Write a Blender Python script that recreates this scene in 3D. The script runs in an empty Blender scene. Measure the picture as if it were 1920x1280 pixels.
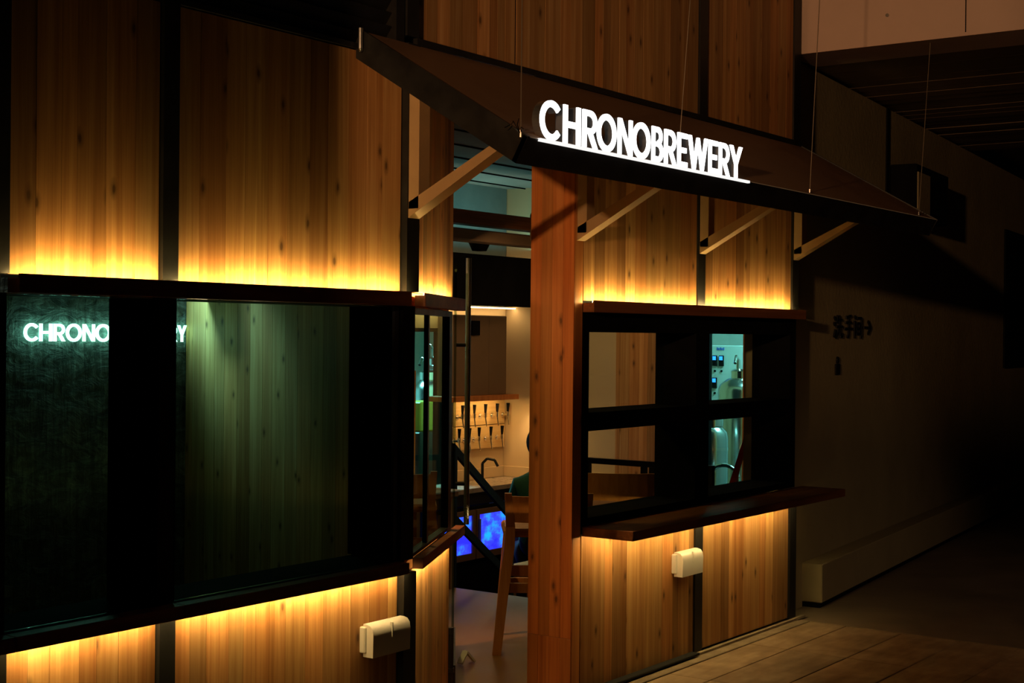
import bpy, bmesh, math, random
from mathutils import Vector, Matrix
random.seed(11)
S = bpy.context.scene
COL = S.collection
rad = math.radians

# ------------------------------------------------------------------ camera
CAM = Vector((0, -3.7545, 1.7))
yaw, pit, rol = rad(35.495), rad(-0.2257), rad(-0.5308)
v = Vector((math.cos(yaw)*math.cos(pit), math.sin(yaw)*math.cos(pit), math.sin(pit)))
r = Vector((math.sin(yaw), -math.cos(yaw), 0)); u = r.cross(v)
r2 = r*math.cos(rol) - u*math.sin(rol); u2 = u*math.cos(rol) + r*math.sin(rol)
cam = bpy.data.objects.new('camera', bpy.data.cameras.new('camera'))
cam.matrix_world = Matrix(((r2.x, u2.x, -v.x, CAM.x), (r2.y, u2.y, -v.y, CAM.y), (r2.z, u2.z, -v.z, CAM.z), (0, 0, 0, 1)))
cam.data.sensor_width = 36; cam.data.lens = 51.37; cam.data.clip_end = 200
cam.data.clip_start = 0.05
COL.objects.link(cam); S.camera = cam

# ------------------------------------------------------------------ world, lamps, exposure
W = bpy.data.worlds.new('world'); S.world = W; W.use_nodes = True
W.node_tree.nodes['Background'].inputs[0].default_value = (1.0, 0.62, 0.36, 1)
W.node_tree.nodes['Background'].inputs[1].default_value = 0.0012
S.view_settings.view_transform = 'Standard'; S.view_settings.look = 'None'
S.view_settings.gamma = 1; S.view_settings.use_curve_mapping = False
S.view_settings.exposure = 0.0
def lamp(name, kind, loc, power, color, target=None, **k):
    d = bpy.data.lights.new(name, kind); d.energy = power; d.color = color
    for a, b in k.items(): setattr(d, a, b)
    o = bpy.data.objects.new(name, d); COL.objects.link(o); o.location = loc
    if target is not None:
        o.rotation_euler = (Vector(target)-Vector(loc)).to_track_quat('-Z', 'Y').to_euler()
    return o
WARM = (1.0, 0.56, 0.24)
TEAL = (0.30, 1.0, 0.95)
lamp('street_light', 'SPOT', (-6.0, -3.89, 3.1), 2000, (1, .53, .24), (6.8, -.10, 3.25), spot_size=rad(17.5), spot_blend=0.6, shadow_soft_size=0.12)
lamp('passage_fill', 'SPOT', (6.0, -8.0, 4.2), 170, (1, .62, .36), (9.6, -1.0, 0), spot_size=rad(34), spot_blend=1.0, shadow_soft_size=0.4)  # fill added to lift the dark paving and wall at right
lamp('ceiling_light', 'AREA', (7.0, 1.7, 2.7), 1.6, (1, .56, .26), (7.0, 1.7, 0), size=0.5)
lamp('doorway_fill', 'SPOT', (5.15, 1.5, 2.5), 150, (1, .54, .20), (5.95, 0.42, .75), spot_size=rad(75), spot_blend=0.8, shadow_soft_size=0.1)  # fill added inside the doorway to brighten the pier and stool
lamp('bar_room_light', 'AREA', (8.4, 2.2, 2.3), 4.5, WARM, (9.2, 2.7, 0.0), size=0.3)
lamp('side_wall_spot', 'SPOT', (9.93, 3.22, 1.15), 4.5, (1, .62, .28), (10.14, 3.05, .6), spot_size=rad(120), spot_blend=0.6, shadow_soft_size=0.02)
lamp('side_room_light', 'AREA', (9.0, 2.2, 2.0), 2.5, (1, .62, .30), (10.14, 2.3, 1.3), size=0.3)
lamp('sign_glow_spot', 'SPOT', (5.98, 3.26, 2.30), 140, (.50, .76, .98), (6.39, 3.05, 1.86), spot_size=rad(62), spot_blend=1.0, shadow_soft_size=0.1)  # added spot, stands in for the inner sign's glow on the timber
lamp('brewery_tube_light', 'AREA', (11.3, 1.2, 2.45), 60, TEAL, (11.5, 2.0, 0.9), size=0.8)
lamp('tank_room_light', 'AREA', (9.8, 5.2, 2.3), 200, (.25, .85, 1.0), (9.6, 4.6, 0.8), size=0.8)
lamp('ceiling_uplight', 'AREA', (9.2, 3.25, 2.42), 2.6, TEAL, (9.2, 3.3, 3.3), shape='RECTANGLE', size=1.8, size_y=0.12)

# ------------------------------------------------------------------ node helpers
def newmat(name):
    m = bpy.data.materials.new(name); m.use_nodes = True
    nt = m.node_tree; b = nt.nodes['Principled BSDF']
    return m, nt, b
def N(nt, t, **k):
    n = nt.nodes.new(t)
    for a, b in k.items(): setattr(n, a, b)
    return n
def ramp(nt, fac, stops):
    n = N(nt, 'ShaderNodeValToRGB'); cr = n.color_ramp
    while len(cr.elements) < len(stops): cr.elements.new(0.5)
    for e, (p, c) in zip(cr.elements, stops): e.position = p; e.color = (c, c, c, 1) if isinstance(c, (int, float)) else (*c, 1)
    nt.links.new(fac, n.inputs[0]); return n.outputs[0]
def mathn(nt, op, a, b):
    n = N(nt, 'ShaderNodeMath', operation=op)
    for i, x in enumerate((a, b)):
        if isinstance(x, (int, float)): n.inputs[i].default_value = x
        else: nt.links.new(x, n.inputs[i])
    return n.outputs[0]
def mix(nt, fac, a, b, mode='MIX'):
    n = N(nt, 'ShaderNodeMix', data_type='RGBA', blend_type=mode)
    for i, x in ((0, fac), (6, a), (7, b)):
        if isinstance(x, (int, float)): n.inputs[i].default_value = x
        elif isinstance(x, tuple): n.inputs[i].default_value = (*x, 1)
        else: nt.links.new(x, n.inputs[i])
    return n.outputs[2]
def scaled(nt, vec, s, off=None):
    m = N(nt, 'ShaderNodeMapping'); m.inputs['Scale'].default_value = s
    nt.links.new(vec, m.inputs[0])
    if off is not None: nt.links.new(off, m.inputs['Location'])
    return m.outputs[0]
def noise(nt, vec, scale=1, detail=3, rough=0.5, dist=0):
    n = N(nt, 'ShaderNodeTexNoise'); n.inputs['Scale'].default_value = scale; n.inputs['Detail'].default_value = detail
    n.inputs['Roughness'].default_value = rough; n.inputs['Distortion'].default_value = dist
    nt.links.new(vec, n.inputs['Vector']); return n.outputs[0]
def bump(nt, b, h, strength, dist=0.01):
    n = N(nt, 'ShaderNodeBump'); n.inputs['Strength'].default_value = strength; n.inputs['Distance'].default_value = dist
    nt.links.new(h, n.inputs['Height']); nt.links.new(n.outputs[0], b.inputs['Normal'])

def wood(name, dark, mid, light, vary=0.45, axis='z', rough=0.55, knots=True, spec=0.25):
    m, nt, b = newmat(name)
    g = N(nt, 'ShaderNodeNewGeometry').outputs['Position'] if axis == 'z' else N(nt, 'ShaderNodeTexCoord').outputs['Object']
    oi = N(nt, 'ShaderNodeObjectInfo').outputs['Random']
    off = N(nt, 'ShaderNodeCombineXYZ')
    nt.links.new(mathn(nt, 'MULTIPLY', oi, 37.0), off.inputs[0]); nt.links.new(mathn(nt, 'MULTIPLY', oi, 91.0), off.inputs[2])
    s1 = {'z': (22, 22, 0.9), 'x': (0.9, 22, 22), 'o': (22, 22, 0.9)}[axis]
    s2 = {'z': (95, 95, 1.6), 'x': (1.6, 95, 95), 'o': (95, 95, 1.6)}[axis]
    a = noise(nt, scaled(nt, g, s1, off.outputs[0]), 1, 3, 0.55, 0.6)
    c = noise(nt, scaled(nt, g, s2, off.outputs[0]), 1, 4, 0.65)
    mm = mathn(nt, 'ADD', mathn(nt, 'MULTIPLY', a, 0.62), mathn(nt, 'MULTIPLY', c, 0.38))
    col = ramp(nt, mm, [(0.30, dark), (0.50, mid), (0.68, light)])
    # plank to plank tone
    tone = ramp(nt, oi, [(0.0, 1-vary), (0.35, 1-vary*.35), (0.7, 1.0), (1.0, 1+vary*.25)])
    col = mix(nt, 1.0, col, tone, 'MULTIPLY')
    redn = ramp(nt, mathn(nt, 'FRACT', mathn(nt, 'MULTIPLY', oi, 7.31), 0), [(0, (1.06, .90, .78)), (0.5, (1, 1, 1)), (1, (1, 1.06, 1.05))])
    col = mix(nt, 1.0, col, redn, 'MULTIPLY')
    if knots:
        vo = N(nt, 'ShaderNodeTexVoronoi', voronoi_dimensions='2D'); vo.inputs['Scale'].default_value = 1; vo.inputs['Randomness'].default_value = 1
        sp = N(nt, 'ShaderNodeSeparateXYZ'); nt.links.new(g, sp.inputs[0]); cb = N(nt, 'ShaderNodeCombineXYZ')
        nt.links.new(mathn(nt, 'MULTIPLY', mathn(nt, 'ADD', sp.outputs[0], mathn(nt, 'MULTIPLY', sp.outputs[1], 1.0)), 7.5), cb.inputs[0]); nt.links.new(mathn(nt, 'ADD', mathn(nt, 'MULTIPLY', sp.outputs[2], 3.4), mathn(nt, 'MULTIPLY', oi, 50.0)), cb.inputs[1])
        nt.links.new(cb.outputs[0], vo.inputs['Vector'])
        wob = noise(nt, scaled(nt, g, (60, 60, 30)), 1, 2)
        d = mathn(nt, 'ADD', vo.outputs['Distance'], mathn(nt, 'MULTIPLY', wob, 0.05))
        pick = N(nt, 'ShaderNodeSeparateColor'); nt.links.new(vo.outputs['Color'], pick.inputs[0])
        on = mathn(nt, 'GREATER_THAN', pick.outputs[0], 0.5)
        k = mathn(nt, 'MULTIPLY', ramp(nt, d, [(0.055, 1.0), (0.09, 0.5), (0.17, 0.0)]), on)
        col = mix(nt, mathn(nt, 'MULTIPLY', k, 0.85), col, tuple(x*0.22 for x in dark))
    nt.links.new(col, b.inputs['Base Color'])
    b.inputs['Roughness'].default_value = rough; b.inputs['Specular IOR Level'].default_value = spec
    bump(nt, b, c, 0.12, 0.002)
    return m
def plain(name, col, rough=0.5, metal=0, vary=0.15, scale=6, bumpy=0.0, spec=0.3, bs=60):
    m, nt, b = newmat(name)
    g = N(nt, 'ShaderNodeTexCoord').outputs['Object']
    n = noise(nt, g, scale, 4, 0.6)
    c = ramp(nt, n, [(0.3, tuple(x*(1-vary) for x in col)), (0.7, tuple(min(1, x*(1+vary)) for x in col))])
    nt.links.new(c, b.inputs['Base Color'])
    rr = ramp(nt, n, [(0.3, max(0.02, rough-.06)), (0.7, min(1, rough+.06))]); nt.links.new(rr, b.inputs['Roughness'])
    b.inputs['Metallic'].default_value = metal; b.inputs['Specular IOR Level'].default_value = spec
    if bumpy: bump(nt, b, noise(nt, g, bs, 5, 0.6), bumpy, 0.01)
    return m
def emit(name, col, strength):
    m, nt, b = newmat(name); nt.nodes.remove(b)
    e = N(nt, 'ShaderNodeEmission'); e.inputs[0].default_value = (*col, 1); e.inputs[1].default_value = strength
    nt.links.new(e.outputs[0], nt.nodes['Material Output'].inputs[0]); return m
def glassmat(name, tint, gloss=0.06, rough=0.0):
    m, nt, b = newmat(name); nt.nodes.remove(b)
    t = N(nt, 'ShaderNodeBsdfTransparent'); t.inputs[0].default_value = (*tint, 1)
    g = N(nt, 'ShaderNodeBsdfGlossy'); g.inputs['Roughness'].default_value = rough; g.inputs[0].default_value = (.8, .95, .9, 1)
    f = N(nt, 'ShaderNodeLayerWeight'); f.inputs[0].default_value = 0.2
    x = N(nt, 'ShaderNodeMixShader')
    nt.links.new(mathn(nt, 'MULTIPLY', f.outputs['Fresnel'], gloss*10), x.inputs[0])
    nt.links.new(t.outputs[0], x.inputs[1]); nt.links.new(g.outputs[0], x.inputs[2])
    nt.links.new(x.outputs[0], nt.nodes['Material Output'].inputs[0]); return m

M = {}
M['pine'] = wood('pine', (.36, .155, .045), (.55, .275, .095), (.72, .42, .17))
M['pine_red'] = wood('pine_red', (.38, .13, .03), (.55, .20, .05), (.68, .29, .085), vary=.3)
M['shelf'] = wood('shelf_wood', (.16, .055, .02), (.24, .085, .03), (.33, .13, .05), vary=.15, axis='x', knots=False, rough=.5)
M['stool'] = wood('stool_wood', (.42, .15, .04), (.52, .20, .055), (.60, .25, .08), vary=.1, axis='o', knots=False, rough=.4)
M['steel'] = plain('black_steel', (.018, .017, .016), .45, 0.2, .3, 8, .05)
M['dark'] = plain('matte_black', (.006, .006, .0065), .85, 0, .3, spec=.05)
M['brown_metal'] = plain('brown_painted_metal', (.20, .115, .065), .5, 0, .1, 4, 0.02)
M['bronze'] = plain('bronze_bracket', (.50, .34, .17), .4, 0.35, .05, 10)
M['chrome'] = plain('chrome', (.75, .72, .68), .16, 1, .05)
M['brushed'] = plain('brushed_steel', (.45, .45, .44), .32, .9, .1, 12)
M['white_plastic'] = plain('white_plastic', (.78, .74, .68), .35, 0, .02)
M['plaster'] = plain('plaster', (.60, .44, .36), .8, 0, .06, 2, .15)
M['concrete'] = plain('painted_concrete', (.36, .30, .17), .85, 0, .12, 1.5, .3, bs=25)
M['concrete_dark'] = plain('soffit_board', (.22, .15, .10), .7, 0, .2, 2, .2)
M['paving'] = plain('asphalt_screed', (.22, .17, .12), .7, 0, .2, 2.5, .3)
M['kerb'] = plain('kerb_concrete', (.36, .28, .19), .8, 0, .25, 9, .5)
M['int_floor'] = plain('sealed_floor', (.26, .12, .035), .45, 0, .15, 3, .05)
M['int_wall'] = plain('cream_plaster', (.60, .46, .27), .8, 0, .04, 2)
M['int_dark'] = plain('grey_brown_plaster', (.26, .21, .15), .8, 0, .06, 2)
M['ceil'] = plain('ceiling_concrete', (.24, .28, .27), .85, 0, .15, 2, .2)
M['cab'] = plain('brown_laminate', (.22, .15, .09), .6, 0, .08)
M['granite'] = plain('counter_stone', (.36, .29, .22), .3, 0, .15, 20)
M['teal_panel'] = plain('enamelled_panel', (.55, .62, .62), .4, 0, .05)
M['tank'] = plain('tank_steel', (.62, .64, .63), .22, 1, .06, 3)
M['rubber'] = plain('rubber', (.02, .02, .018), .8, 0, .2, 20, .2)
M['skin'] = plain('skin', (.35, .18, .11), .5)
M['hair'] = plain('hair', (.008, .007, .006), .9, 0, .3, 40, .3, spec=.08)
M['green'] = plain('green_cloth', (.015, .10, .05), .8, 0, .1, 20, .2)
M['red'] = plain('red_lacquer', (.28, .02, .015), .4)
M['yellow'] = plain('yellow_plastic', (.34, .26, .02), .5)
M['white_cloth'] = plain('white_cloth', (.7, .62, .52), .8, 0, .05, 6, .2)
M['lettering_dark'] = plain('dark_lettering', (.006, .006, .006), .6)
M['steel_wire'] = plain('wire_steel', (.55, .45, .33), .3, .8, .05)
M['blue_print'] = plain('blue_print', (.03, .12, .6), .5)
M['led'] = emit('led_warm', (1, .68, .23), 165)
M['led_low'] = emit('led_warm_low', (1, .68, .25), 110)
M['led_bar'] = emit('led_bar', (1, .63, .22), 80)
M['sign_face'] = emit('sign_face', (1, .98, .95), 3.2)
M['sign_in'] = emit('sign_inside', (.62, 1, .88), 8)
M['screen'] = emit('controller_screen', (.02, .25, 1), 3)
M['glass_green'] = glassmat('window_glass_green', (.62, .90, .80), 0.02)
M['glass_clear'] = glassmat('window_glass_clear', (.90, .95, .92), 0.012)
M['glass_jamb'] = glassmat('window_glass_jamb', (.78, .92, .84), 0.02)

# square ceramic ground tile: mottled stone with wear
def tilemat():
    m, nt, b = newmat('stone_tile')
    g = N(nt, 'ShaderNodeNewGeometry').outputs['Position']
    oi = N(nt, 'ShaderNodeObjectInfo').outputs['Random']
    a = noise(nt, g, 3.2, 5, .6, .4); c = noise(nt, scaled(nt, g, (1.2, 6, 1)), 3, 3)
    mm = mathn(nt, 'ADD', mathn(nt, 'MULTIPLY', a, .65), mathn(nt, 'MULTIPLY', c, .35))
    col = ramp(nt, mm, [(.32, (.24, .16, .09)), (.5, (.40, .28, .17)), (.66, (.56, .42, .27))])
    col = mix(nt, 1, col, ramp(nt, oi, [(0, .82), (1, 1.1)]), 'MULTIPLY')
    nt.links.new(col, b.inputs['Base Color']); b.inputs['Roughness'].default_value = .55; b.inputs['Specular IOR Level'].default_value = .3
    bump(nt, b, noise(nt, g, 40, 4), .15, .004); return m
M['tile'] = tilemat()
# dark trowelled wall with drips and scratches behind the inside sign
def trowel():
    m, nt, b = newmat('trowelled_black_wall')
    g = N(nt, 'ShaderNodeTexCoord').outputs['Object']
    a = noise(nt, scaled(nt, g, (3, 3, 5)), 2.2, 6, .7, 1.6); d = noise(nt, scaled(nt, g, (30, 30, 3)), 1, 4, .6, .4)
    mm = mathn(nt, 'MULTIPLY', a, mathn(nt, 'ADD', d, .35))
    col = ramp(nt, mm, [(.25, (.010, .012, .012)), (.42, (.08, .095, .09)), (.6, (.24, .27, .26))])
    st = noise(nt, scaled(nt, g, (9, 9, 60)), 1, 3, .5, 2.2)
    col = mix(nt, ramp(nt, st, [(.66, 0.0), (.74, .5)]), col, (.26, .30, .28))
    nt.links.new(col, b.inputs['Base Color']); b.inputs['Roughness'].default_value = .45
    bump(nt, b, mm, .9, .03); return m
M['trowel'] = trowel()
def fridge_mat():
    m, nt, b = newmat('fridge_blue_light'); nt.nodes.remove(b)
    g = N(nt, 'ShaderNodeTexCoord').outputs['Object']
    a = noise(nt, scaled(nt, g, (7, 7, 9)), 1, 4, .6)
    col = ramp(nt, a, [(.38, (.02, .02, .75)), (.52, (.03, .05, 1)), (.68, (.01, .30, 1))])
    e = N(nt, 'ShaderNodeEmission'); e.inputs[1].default_value = 1.0; nt.links.new(col, e.inputs[0]); e.inputs[1].default_value = 1.7
    nt.links.new(e.outputs[0], nt.nodes['Material Output'].inputs[0]); return m
M['fridge'] = fridge_mat()

# ------------------------------------------------------------------ mesh helpers
def nb(): return bmesh.new()
def bx(bm, x0, x1, y0, y1, z0, z1, bev=0, mat=None):
    vs = [bm.verts.new((x, y, z)) for x in (x0, x1) for y in (y0, y1) for z in (z0, z1)]
    fs = [bm.faces.new([vs[i] for i in q]) for q in ((0, 1, 3, 2), (4, 6, 7, 5), (0, 4, 5, 1), (2, 3, 7, 6), (0, 2, 6, 4), (1, 5, 7, 3))]
    if bev:
        es = list({e for f in fs for e in f.edges})
        rr = bmesh.ops.bevel(bm, geom=es, offset=bev, segments=1, affect='EDGES', profile=.5)
        vs = list({v for f in rr['faces'] for v in f.verts} | {v for v in vs if v.is_valid})
    if mat is not None: bmesh.ops.transform(bm, matrix=mat, verts=[q for q in vs if q.is_valid])
    return vs
def prism(bm, pts, a, b, fn):
    """extrude 2D polygon pts between depths a and b; fn(u, w, d) -> 3D"""
    A = [bm.verts.new(fn(p[0], p[1], a)) for p in pts]; B = [bm.verts.new(fn(p[0], p[1], b)) for p in pts]
    bm.faces.new(A); bm.faces.new(B[::-1]); n = len(pts)
    for i in range(n): bm.faces.new((A[i], B[i], B[(i+1) % n], A[(i+1) % n]))
def tube(bm, p, q, rr, seg=12, r1=None):
    p, q = Vector(p), Vector(q); d = (q-p); L = d.length
    mt = Matrix.Translation((p+q)/2) @ d.to_track_quat('Z', 'Y').to_matrix().to_4x4()
    bmesh.ops.create_cone(bm, cap_ends=True, segments=seg, radius1=rr, radius2=rr if r1 is None else r1, depth=L, matrix=mt)
def path(bm, pts, rr, seg=6):
    for a, b in zip(pts, pts[1:]): tube(bm, a, b, rr, seg)
def bar(bm, p, q, w, h, up=(0, 0, 1)):
    """rectangular bar from p to q, width w (sideways), height h"""
    p, q = Vector(p), Vector(q); d = (q-p).normalized(); s = d.cross(Vector(up)).normalized(); t = s.cross(d)
    ring = lambda c: [bm.verts.new(c+s*a*w/2+t*b*h/2) for a, b in ((-1, -1), (1, -1), (1, 1), (-1, 1))]
    A, B = ring(p), ring(q)
    bm.faces.new(A[::-1]); bm.faces.new(B)
    for i in range(4): bm.faces.new((A[i], A[(i+1) % 4], B[(i+1) % 4], B[i]))
def lathe(bm, prof, c, seg=20):
    rings = []
    for rr, z in prof:
        rings.append([bm.verts.new((c[0]+max(rr, 1e-4)*math.cos(2*math.pi*i/seg), c[1]+max(rr, 1e-4)*math.sin(2*math.pi*i/seg), c[2]+z)) for i in range(seg)])
    for A, B in zip(rings, rings[1:]):
        for i in range(seg): bm.faces.new((A[i], A[(i+1) % seg], B[(i+1) % seg], B[i]))
    bm.faces.new(rings[0][::-1]); bm.faces.new(rings[-1])
def worldloc(o):
    l = Vector((0, 0, 0))
    while o: l += o.location; o = o.parent
    return l
def obj(name, bm, mat, parent=None, smooth=False, loc=None):
    """link bm as one mesh; vertices given in world coords (before any rotation of the thing)"""
    bmesh.ops.recalc_face_normals(bm, faces=bm.faces)
    if loc is None and parent is None:
        xs = [q.co for q in bm.verts]
        loc = Vector(((min(c.x for c in xs)+max(c.x for c in xs))/2, (min(c.y for c in xs)+max(c.y for c in xs))/2, min(c.z for c in xs)))
    base = worldloc(parent) if parent else Vector(loc)
    bmesh.ops.translate(bm, vec=-base, verts=bm.verts)
    me = bpy.data.meshes.new(name); bm.to_mesh(me); bm.free()
    me.materials.append(M[mat] if isinstance(mat, str) else mat)
    if smooth:
        for p in me.polygons: p.use_smooth = True
        try: me.set_sharp_from_angle(angle=rad(38))
        except Exception: pass
    o = bpy.data.objects.new(name, me); COL.objects.link(o)
    if parent: o.parent = parent
    else: o.location = base
    return o
def tag(o, label, cat, group=None):
    o['label'] = label; o['category'] = cat
    if group: o['group'] = group
    return o
def empty(name, loc, label=None, cat=None, group=None):
    o = bpy.data.objects.new(name, None); COL.objects.link(o); o.location = loc; o.empty_display_size = .1
    if label: tag(o, label, cat, group)
    return o
def struct(o): o['kind'] = 'structure'; return o
def copy_tree(o, parent=None):
    c = o.copy(); COL.objects.link(c); c.parent = parent
    for ch in [x for x in bpy.data.objects if x.parent == o]: copy_tree(ch, c)
    return c

# ================================================================== SHELL
ZS0, ZS1 = 1.815, 1.871      # upper light shelf
ZL0, ZL1 = 0.750, 0.795      # sill
ZT = 2.87
TH = 0.25
# --- floor: screed with paving slabs as children
bm = nb(); bx(bm, -8, 60, -30, 0.30, -.12, -.012)
floor = struct(obj('floor', bm, 'paving'))
bm = nb(); prism(bm, [(8.2, -30), (60, -30), (60, 5.60), (8.2, .07)], -.012, -.002, lambda a, c, d: Vector((a, c, d)))
obj('pavement_screed', bm, 'paving', floor)
xs = [5.58, 6.48, 7.38, 8.19]
for j in range(11):
    y1 = -.13 - (0 if j == 0 else .23 + (j-1)*.34); y0 = -.36 - j*.34
    for i in range(3):
        bm = nb(); bx(bm, xs[i]+.003, xs[i+1]-.003, y0+.003, y1-.003, -.014, random.uniform(-.0012, .0012), .002)
        obj('paving_slab', bm, 'tile', floor)
bm = nb(); bx(bm, -1, 8.33, -.035, -.012, -.012, .006); bx(bm, -1, 8.33, -.065, -.045, -.012, -.002, .001)
obj('kerb_strip', bm, 'kerb', floor)
bm = nb(); bx(bm, -1, 8.20, -.125, -.070, -.012, .004, .003)
obj('drain_channel', bm, 'kerb', floor)
bm = nb(); bx(bm, 8.192, 8.205, -6, -.07, -.010, .001)
obj('grout_line', bm, 'kerb', floor)
bm = nb(); bx(bm, 5.6, 6.93, -.062, -.012, .0065, .020, .003)
tag(obj('rubber_strip', bm, 'rubber'), 'worn black rubber strip lying along the foot of the right timber wall', 'rubber strip')
# --- interior floors
bm = nb(); bx(bm, 2.0, 7.8, .26, 3.9, -.12, -.001)
bx(bm, 4.6, 5.764, .0, .26, -.12, -.0015)
struct(obj('floor_platform', bm, 'int_floor'))
bm = nb(); bx(bm, 7.8, 10.2, .36, 6.6, -.62, -.5); bx(bm, 10.2, 13, .88, 6.6, -.62, -.5)
struct(obj('floor_lower', bm, 'dark'))
bm = nb(); bx(bm, 7.79, 7.80, .26, 3.9, -.5, -.12); struct(obj('trim_1', bm, 'steel'))

# --- front wall core (black steel-clad, openings for the windows)
bm = nb()
def core(x0, x1, z0, z1): bx(bm, x0, x1, .018, TH, z0, z1)
core(2.08, 4.56, 0, .75); core(2.08, 2.66, .75, 1.87); core(3.254, 3.324, .75, 1.87); core(4.494, 4.555, .75, 1.87); core(2.08, 4.56, 1.87, 2.79)
core(5.842, 8.24, 0, .755); core(5.842, 8.24, 1.815, 2.87)
core(4.56, 8.24, 2.87, 4.35)
core(2.08, 4.56, 3.35, 4.35)
wall = struct(obj('wall_front', bm, 'dark'))
def panel(x0, x1, z0, z1, parent=wall, mat='pine', lo=.055, hi=.12, tf=None, seam=None):
    """edge-glued pine board: backing plus its staves"""
    b = nb(); bx(b, x0, x1, .010, .0175, z0, z1, 0, tf)
    p = obj('wood_panel', b, mat, parent)
    x = x0
    while x < x1-.001:
        w = random.uniform(lo, hi)
        if x1-x-w < lo*.6: w = x1-x
        b = nb(); bx(b, x+.0003, x+w-.0003, random.uniform(-.0006, .0006), .010, z0, z1, .0005, tf)
        obj('plank', b, mat, p); x += w
    return p
# lower band
panel(2.09, 2.59, .01, .75); panel(2.672, 3.25, .01, .75); panel(3.326, 4.490, .01, .75)
panel(5.845, 6.965, .012, .752); panel(7.052, 8.155, .012, .752)
# band above the shelf
panel(2.09, 2.59, ZS1, 2.79); panel(2.672, 3.25, ZS1, 2.79); panel(3.326, 4.490, ZS1, 2.79)
panel(5.845, 6.965, ZS1, 2.86); panel(7.052, 8.155, ZS1, 2.86)
# upper storey above the awning
panel(4.575, 5.265, 2.895, 4.3); panel(5.275, 6.962, 2.895, 4.3); panel(7.052, 8.155, 2.895, 4.3)
bm = nb(); bx(bm, 4.56, 8.255, -.022, .0, 2.865, 2.893); struct(obj('trim_2', bm, 'steel'))
bm = nb(); bx(bm, 5.2655, 5.2745, .002, .0175, 2.895, 4.3); struct(obj('trim_3', bm, 'dark'))
# --- angled jamb wall (28 degrees) on the left of the doorway
A28 = rad(28)
TF = Matrix.Translation((4.575, 0, 0)) @ Matrix.Rotation(A28, 4, 'Z')
def jbox(bm, s0, s1, t0, t1, z0, z1, bev=0): bx(bm, s0, s1, t0, t1, z0, z1, bev, TF)
bm = nb(); jbox(bm, .01, .895, .018, .06, 0, .75); jbox(bm, .01, .93, .018, .06, 1.81, 2.86)
jwall = struct(obj('wall_entrance_jamb', bm, 'pine_red'))
panel(.005, .895, .012, .75, jwall, 'pine', tf=TF); panel(.005, .93, ZS1, 2.86, jwall, 'pine', tf=TF)
# --- doorway return pier faced in reddish pine
bm = nb(); bx(bm, 5.772, 5.838, .0, TH, 0, 2.87)
pier = struct(obj('wall_pier', bm, 'pine_red'))
for k in range(4):
    y0 = .001+k*.0622
    for z0, z1 in ((0, .272), (.2735, 2.87)):
        bm = nb(); bx(bm, 5.764+random.uniform(-.0005, .0005), 5.772, y0, y0+.0618, z0, z1, .0006); obj('plank', bm, 'pine_red', pier)
# --- right end: concrete wall running on, beam, soffit
TW = Matrix.Translation((8.25, .09, 0)) @ Matrix.Rotation(rad(6.1), 4, 'Z')
bm = nb(); bx(bm, 0, 45, 0, .25, -.02, 3.43, 0, TW)
bx(bm, -.01, .39, -.01, .0, -.01, 3.43, 0, TW)
struct(obj('wall_right', bm, 'concrete'))
bm = nb(); bx(bm, .385, 45, -.14, -.0002, .03, .275, .006, TW)
struct(obj('baseboard_right', bm, 'concrete'))
bm = nb(); bx(bm, .39, 45, -.125, -.0002, -.008, .03, 0, TW); struct(obj('trim_4', bm, 'dark'))
bm = nb(); bx(bm, 8.262, 8.70, -30, .09, 3.43, 4.4)
struct(obj('wall_beam', bm, 'plaster'))
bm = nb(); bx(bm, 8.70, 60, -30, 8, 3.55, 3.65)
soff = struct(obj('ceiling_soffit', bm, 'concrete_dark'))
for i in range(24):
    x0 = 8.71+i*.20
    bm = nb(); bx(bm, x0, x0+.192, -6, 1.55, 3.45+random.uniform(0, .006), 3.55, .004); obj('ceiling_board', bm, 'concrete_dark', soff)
bm = nb(); bx(bm, -8, 8.70, -9, .02, 4.4, 4.5); struct(obj('ceiling_street', bm, 'dark'))
bm = nb(); bx(bm, 1.90, 2.07, -.80, .25, 0, 4.4); struct(obj('wall_shade_left', bm, 'dark'))  # unseen wing wall added to keep street_light off the left panels
# panel joint and small fixing on the beam
bm = nb(); bx(bm, 8.257, 8.2615, -1.015, -1.010, 3.45, 4.4); struct(obj('trim_5', bm, 'dark'))
bm = nb(); tube(bm, (8.2615, -.55, 3.60), (8.25, -.55, 3.60), .010, 10); tag(obj('anchor_bolt', bm, 'brushed'), 'small bolt head fixed low on the plaster beam at upper right', 'bolt')

# --- windows: deep black liners
def wframe(idx, parts, mat='dark'):
    b = nb()
    for p in parts: bx(b, *p[:6])
    return struct(obj('window_%d' % idx, b, mat))
w1 = wframe(1, [(2.60, 2.66, .02, .24, .80, 1.815), (3.2515, 3.2535, .0, .25, .80, 1.815)])
w2 = wframe(2, [(3.3245, 3.330, .0, .06, .80, 1.815), (4.4915, 4.4938, .0, .268, .80, 1.815)])
for w, x0, x1 in ((w1, 2.66, 3.2515), (w2, 3.330, 4.4915)):
    b = nb(); bx(b, x0, x1, .02, .03, .797, 1.812); obj('pane', b, 'glass_green', w)
    b = nb(); bx(b, x0, x1, .03, .25, 1.812, 1.8149); o = obj('window_head', b, 'brown_metal', w)
    b = nb(); bx(b, x0, x1, .0, .25, .7951, .7968); o = obj('window_board', b, 'dark', w)
b = nb(); bx(b, 4.466, 4.490, .004, .018, .80, 1.812); o = obj('reflection_strip', b, plain('blue_grey_reflection', (.10, .11, .17), .4), w2); o['label'] = 'blue grey strip for a reflection in the glass'  # coloured strip stands in for a bluish reflection in the pane
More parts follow.
